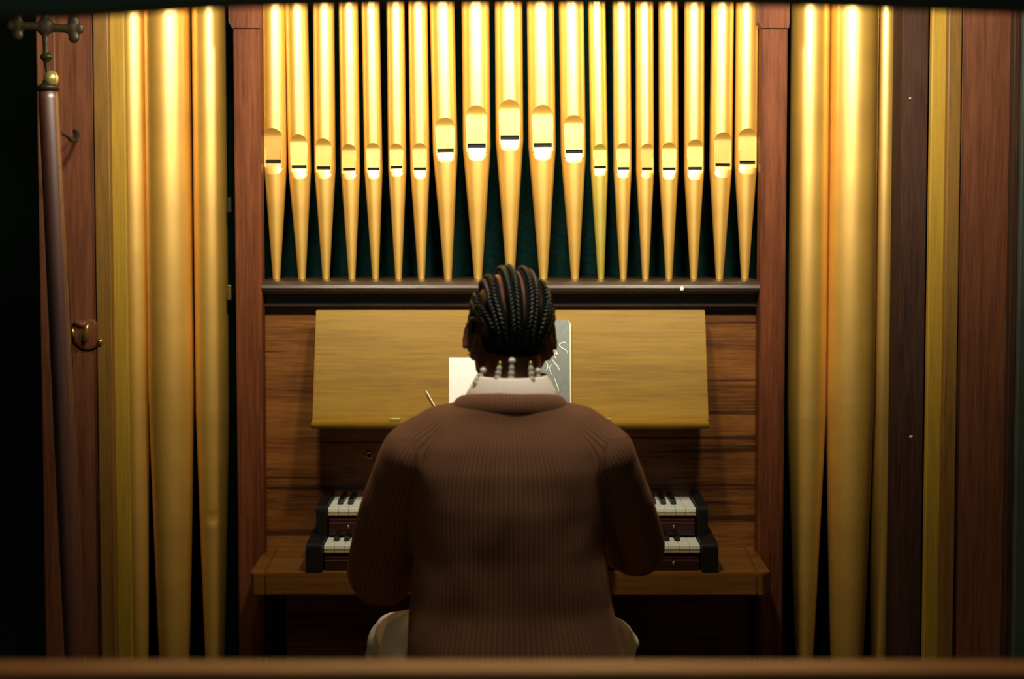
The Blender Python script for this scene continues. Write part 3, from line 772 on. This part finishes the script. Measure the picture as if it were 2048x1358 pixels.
# clothing: ribbed sweater
s_ = VF()
TORSO = [(0.555, 0.010, 2.865, 0.224, 0.132), (0.62, 0.009, 2.87, 0.217, 0.134), (0.68, 0.004, 2.875, 0.207, 0.128), (0.742, 0.000, 2.88, 0.197, 0.120), (0.842, -0.004, 2.88, 0.187, 0.117),
         (0.94, -0.006, 2.882, 0.186, 0.121), (1.01, -0.006, 2.887, 0.188, 0.118), (1.055, -0.006, 2.892, 0.178, 0.108), (1.085, -0.006, 2.896, 0.160, 0.096), (1.108, -0.006, 2.90, 0.140, 0.088), (1.130, -0.005, 2.904, 0.112, 0.088), (1.145, -0.004, 2.906, 0.090, 0.078)]
s_.loft(TORSO, 48, 2.3)
s_.tube([(-0.065, 2.90, 1.102), (-0.130, 2.893, 1.080), SHL], [0.042, 0.056, 0.068], 20)
s_.tube([(0.060, 2.90, 1.102), (0.122, 2.893, 1.078), SHR], [0.042, 0.056, 0.067], 20)
def sleeve(sh, el, wr, r0, re, rw, sag):
    m1 = sh.lerp(el, 0.5) + Vector((math.copysign(0.006, sh.x), -0.006, 0))
    s_.tube([sh, m1, el], [r0, (r0+re)*0.5, re], 22)
    m2 = el.lerp(wr, 0.35) + Vector((0, 0, -sag))
    s_.tube([el, m2, wr - (wr-el).normalized()*0.02], [re, re*0.86, rw], 22)
sleeve(SHL, ELL, WRL, 0.066, 0.069, 0.040, 0.014)
sleeve(SHR, ELR, WRR, 0.064, 0.061, 0.038, 0.006)
s_.ell(ELL + Vector((0.004, 0.0, -0.012)), (0.068, 0.066, 0.062)); s_.ell(ELR + Vector((0, 0, -0.006)), (0.060, 0.060, 0.056))
sw = remesh('sweater', s_, 0.0062, 18)
def axis_info(p, segs):
    best = (1e9, 0)
    for a, c in segs:
        d = c-a; t = max(0.0, min(1.0, (p-a).dot(d)/d.dot(d))); q = a + d*t
        l = (p-q).length
        if l < best[0]:
            z = d.normalized(); e1 = z.cross(Vector((0, 1, 0.3))).normalized(); e2 = z.cross(e1)
            w_ = p-q; best = (l, math.atan2(w_.dot(e1), w_.dot(e2)))
    return best
rib = []
for vtx in sw.vertices:
    p = vtx.co
    u = math.atan2((p.x+0.004)/0.20, -(p.y-2.885)/0.12)*0.185
    if abs(p.x) > 0.14 and p.z < 1.07:
        segs = ((SHL, ELL), (ELL, WRL)) if p.x < 0 else ((SHR, ELR), (ELR, WRR))
        l, a = axis_info(p, segs)
        # torso ellipse radius test: outside the trunk -> sleeve
        k = ((p.x+0.004)/0.190)**2 + ((p.y-2.883)/0.124)**2
        if k > 1.12 and l < 0.085: u = a*0.060
    elif p.y > 3.02 and p.z > 0.68:
        segs = ((ELL, WRL),) if p.x < 0 else ((ELR, WRR),)
        l, a = axis_info(p, segs); u = a*0.055
    rib.append(u)
at = sw.attributes.new('rib', 'FLOAT', 'POINT'); at.data.foreach_set('value', rib)
# soft folds
NRM = [v_.vector.copy() for v_ in sw.vertex_normals]
for vtx in sw.vertices:
    p = vtx.co.copy(); n = noise.noise(Vector((p.x*9, p.y*9, p.z*6)))*0.0045 + noise.noise(Vector((p.x*22+3, p.y*22, p.z*14)))*0.0018
    vtx.co = p + NRM[vtx.index]*n
sweater = link('sweater', sw, M['knit'], person); sweater['label'] = 'brown vertically ribbed knit sweater'
def ring(name, secs, m, n=64, parent=person, a0=0.0, a1=2*PI, ribk=None):
    """band around the neck: secs are (cx, cy, rx, ry, z, tilt) from inner bottom over the top to outer bottom"""
    V, F = [], []; closed = abs(a1-a0-2*PI) < 1e-6; mcount = n if closed else n+1; R_ = []
    for cx, cy, rx, ry, z, tilt in secs:
        for k in range(mcount):
            q = a0 + (a1-a0)*k/n
            x, y = cx+rx*math.sin(q), cy-ry*math.cos(q); V.append((x, y, z + tilt*math.cos(q))); R_.append(q*rx)
    for i in range(len(secs)-1):
        for k in range(n):
            j = (k+1) % mcount
            F.append((i*mcount+k, i*mcount+j, (i+1)*mcount+j, (i+1)*mcount+k))
    o = obj(name, (V, F), m, parent, True)
    if ribk: 
        at = o.data.attributes.new('rib', 'FLOAT', 'POINT'); at.data.foreach_set('value', [r*ribk for r in R_])
    return o
nb = ring('neck_band', [(-0.003, 2.905, 0.088, 0.070, 1.118, 0.014), (-0.003, 2.905, 0.090, 0.072, 1.140, 0.014), (-0.003, 2.905, 0.095, 0.077, 1.146, 0.014), (-0.003, 2.904, 0.104, 0.085, 1.142, 0.011), (-0.004, 2.903, 0.113, 0.093, 1.130, 0.008), (-0.004, 2.902, 0.114, 0.090, 1.118, 0.007)], 'knit', 64, person, -PI, PI, ribk=1.3)
# folded shirt collar, open at the throat
col = ring('shirt_collar', [(0, 2.908, 0.068, 0.062, 1.115, 0.0), (0, 2.905, 0.066, 0.064, 1.180, 0.0), (0, 2.905, 0.068, 0.067, 1.187, 0.0), (0, 2.904, 0.071, 0.070, 1.184, 0.0), (0, 2.903, 0.084, 0.076, 1.160, 0.0), (0, 2.902, 0.098, 0.083, 1.134, 0.0), (0, 2.902, 0.095, 0.080, 1.132, 0.0)], 'shirt', 60, person, -2.75, 2.75)
for c, ax in ((WRL, (WRL-ELL).normalized()), (WRR, (WRR-ELR).normalized())):
    v = VF(); V, F = lathe([(0.030, -0.012), (0.033, -0.012), (0.033, 0.016), (0.030, 0.016), (0.030, -0.012)], 24, False)
    mm = Matrix.Translation(c - ax*0.012) @ ax.to_track_quat('Z', 'Y').to_matrix().to_4x4(); v.add(V, F, mm); obj('shirt_cuff', v.get(), 'shirt', person, True)
# trousers
v = VF()
v.loft([(0.532, 0.005, 2.87, 0.190, 0.125), (0.58, 0.005, 2.87, 0.205, 0.132), (0.66, 0.005, 2.875, 0.195, 0.122), (0.74, 0.0, 2.88, 0.172, 0.105)], 40)
def leg(hi, kn, an, r):
    v.tube([hi+Vector((0, 0, -0.005)), hi.lerp(kn, .30), hi.lerp(kn, .6), kn], [r, r*1.0, r*.92, r*.80], 22)
    v.tube([kn, kn.lerp(an, .4), an], [r*.78, r*.72, r*.62], 20)
leg(HIL, KNL, ANL, 0.090); leg(HIR, KNR, ANR, 0.088)
# fullness at the outside of the thighs
v.ell((-0.196, 2.965, 0.602), (0.072, 0.11, 0.090), Euler((0, 0, 0.35))); v.ell((0.176, 2.955, 0.602), (0.062, 0.10, 0.090), Euler((0, 0, -0.3)))
tm = remesh('trousers', v, 0.006, 6)
NRM = [v_.vector.copy() for v_ in tm.vertex_normals]
for vtx in tm.vertices:
    p = vtx.co.copy(); w = abs(p.x)*1.0
    f = math.sin((p.z*1.0 + abs(p.x)*0.55 - p.y*0.15)*95 + 2.0*noise.noise(p*9)) 
    g = max(0, min(1, (abs(p.x)-0.15)/0.06))
    vtx.co = p + NRM[vtx.index]*(0.0065*g*max(0, f)**3 + 0.003*noise.noise(p*12))
    if vtx.co.z < BZ+0.001 and vtx.co.y < 3.0: vtx.co.z = BZ+0.001
tr = link('trousers', tm, M['trouser'], person); tr['label'] = 'cream cotton trousers'
for an in (ANL, ANR):
    v = VF(); v.tube([an+Vector((0, -0.035, -0.058)), an+Vector((0, 0.06, -0.060)), an+Vector((0, 0.16, -0.066))], [0.040, 0.044, 0.032], 16, flat=0.75, up=(0, 0, 1)); v.ell(an+Vector((0, -0.005, -0.02)), (0.044, 0.055, 0.05))
    sm = remesh('shoe', v, 0.006, 4)
    for vtx in sm.vertices: vtx.co.z = max(vtx.co.z, 0.004)
    link('shoe', sm, M['shoe'], person)
# face details
for s in (-1, 1):
    v = VF(); v.ell((s*0.031, 0.086, -0.014), (0.0125, 0.0115, 0.0115), None, HM); e = obj('eye', v.get(), 'eye', person, True)
    v = VF(); v.ell((s*0.031, 0.0955, -0.015), (0.0055, 0.003, 0.0055), None, HM); obj('iris', v.get(), 'iris', e, True)
    v = VF(); v.tube([(s*0.016, 0.100, 0.006), (s*0.030, 0.100, 0.010), (s*0.046, 0.088, 0.005)], [0.003, 0.0035, 0.002], 8, HM); obj('eyebrow', v.get(), 'hair', person, True)
v = VF(); v.tube([(-0.022, 0.103, -0.078), (0, 0.111, -0.074), (0.022, 0.103, -0.078)], [0.003, 0.006, 0.003], 10, HM); v.tube([(-0.020, 0.103, -0.082), (0, 0.110, -0.086), (0.020, 0.103, -0.082)], [0.003, 0.007, 0.003], 10, HM); obj('lips', v.get(), 'lip', person, True)
v = VF(); v.ell((-0.0845, -0.010, -0.066), (0.003, 0.003, 0.0035), None, HM); obj('ear_stud', v.get(), 'brightbrass', person, True)

# hair: cornrows running from the hairline over the crown to the nape
rx, ry, rz_ = 0.0745, 0.0955, 0.0965
def scalp(lam, alpha, off=0.0):
    a = math.radians(alpha); l = math.radians(lam)
    n_ = Vector((math.sin(l), math.cos(a)*math.cos(l), math.sin(a)*math.cos(l)))
    p = Vector((rx*n_.x, ry*n_.y - 0.006, rz_*n_.z + 0.004))
    nn = Vector((n_.x/rx, n_.y/ry, n_.z/rz_)).normalized()
    return p + nn*off, nn
LAM = [-101, -71, -41, -11, 19, 49, 79]
def lam_at(l0, s):
    # fan: rows close up toward the nape
    f = 1.0 - 0.46*max(0.0, (s-0.66)/0.34)**1.2
    if s < 0.25: f *= 0.80 + 0.8*s
    return l0*f
A0, A1 = 38.0, 212.0
for ri, l0 in enumerate(LAM):
    outer = abs(l0) > 80
    a1 = A1 - (26 if outer else (8 if abs(l0) > 50 else 0)); a0 = A0 + (10 if outer else 0)
    pts = []
    for k in range(61):
        s = k/60; al = a0 + (a1-a0)*s
        pts.append(scalp(lam_at(l0, s), al, 0.0))
    # dark hair bed of the row
    V, F = [], []
    for k, (p, n_) in enumerate(pts):
        s = k/60
        t_ = (pts[min(k+1, 60)][0]-pts[max(k-1, 0)][0]).normalized(); side = t_.cross(n_).normalized()
        gap_ = 0.0072*max(0.0, min(1.0, (0.90-s)/0.30))
        hw = (0.5*math.radians(30)*0.079*(lam_at(1.0, s)) - gap_/2) * (0.6+0.4*min(1, s*6)) * (1.0 if s < 0.93 else 1-(s-0.93)*6)
        hw = max(hw, 0.006)
        for j in range(9):
            g = -1 + j/4.0
            V.append(HM @ (p + side*(hw*g) + n_*(0.0012 + 0.0040*(1-g*g) - (hw*g)**2/(2*0.080))))
    for k in range(60):
        for j in range(8): F.append((k*9+j, k*9+j+1, (k+1)*9+j+1, (k+1)*9+j))
    bed = obj('cornrow', (V, F), 'hairbed', person, True)
    # plaited strands
    v = VF(); acc = 0; k = 0; path = [p for p, n_ in pts]; cum = [0.0]
    for i in range(60): cum.append(cum[-1] + (path[i+1]-path[i]).length)
    pitch = 0.0078; m_ = int(cum[-1]/pitch)
    for i in range(m_):
        d_ = (i+0.5)*pitch
        while k < 59 and cum[k+1] < d_: k += 1
        f = (d_-cum[k])/(cum[k+1]-cum[k]); p = path[k].lerp(path[k+1], f); n_ = pts[k][1]
        t_ = (path[min(k+1, 60)]-path[max(k-1, 0)]).normalized(); side = t_.cross(n_).normalized()
        for s2 in (-1, 1):
            off = 0.5*pitch if s2 > 0 else 0
            ax = (t_*0.80 + side*(s2*0.60)).normalized(); bx = n_.cross(ax).normalized()
            R = Matrix((ax, bx, n_)).transposed()
            c = p + side*(s2*0.0068) + t_*off + n_*0.0066
            v.ell(c, (0.0092, 0.0037, 0.0048), R.to_quaternion(), HM, 8, 6)
    obj('plait', v.get(), 'hair', bed, True)
# low hair between the rows at the back of the head
v = VF(); v.ell((0, -0.0105, -0.010), (0.0715, 0.0930, 0.0835), Euler((0.30, 0, 0)), HM, 40, 28)
V, F = v.get()
keep = []
inv = HM.inverted()
for f in F:
    c = sum((V[i] for i in f), Vector())/len(f); q = inv @ c
    if q.y < -0.030 and -0.086 < q.z < -0.030 and abs(q.x) < 0.070 - 0.25*max(0, -q.z-0.03): keep.append(f)
used = sorted({i for f in keep for i in f}); mp = {o: i for i, o in enumerate(used)}
obj('nape_hair', ([V[i] for i in used], [tuple(mp[i] for i in f) for f in keep]), 'hairbed', person, True)
# beaded ends of the braids
def tail(px0, py0, px1, py1, Y, big):
    a, c = U(px0, py0, Y), U(px1, py1, Y-0.010)
    if big: v = VF(); v.ell(a, (0.0068,)*3); bd = obj('pearl_bead', v.get(), 'pearl', person, True)
    else: v = VF(); v.ell(a, (0.0038, 0.0038, 0.005)); bd = obj('pearl_bead', v.get(), 'brightbrass', person, True)
    d = c-a; st = 0.008 if big else 0.005; L_ = d.length; u = d.normalized(); q = u.to_track_quat('Z', 'Y').to_matrix().to_4x4()
    nb_ = 3; ln = (L_-st)/nb_
    for i in range(nb_):
        prof = []
        for k in range(7):
            f = k/6; prof.append(((0.0038 + 0.0022*(i+f)/nb_ + 0.0014*math.sin(PI*f)), -ln*0.48 + ln*0.96*f))
        Vl, Fl = lathe(prof, 12); v = VF(); v.add(Vl, Fl, Matrix.Translation(a + u*(st + ln*(i+0.5))) @ q)
        obj('clear_bead', v.get(), 'bead', person, True)
YT = 2.853
tail(967, 741, 951, 770, YT+0.030, True)
tail(1000, 727, 994, 762, YT+0.004, False)
tail(1024, 722, 1022, 764, YT, True)
tail(1061, 727, 1064, 764, YT+0.006, False)
tail(1075, 742, 1079, 768, YT+0.022, True)
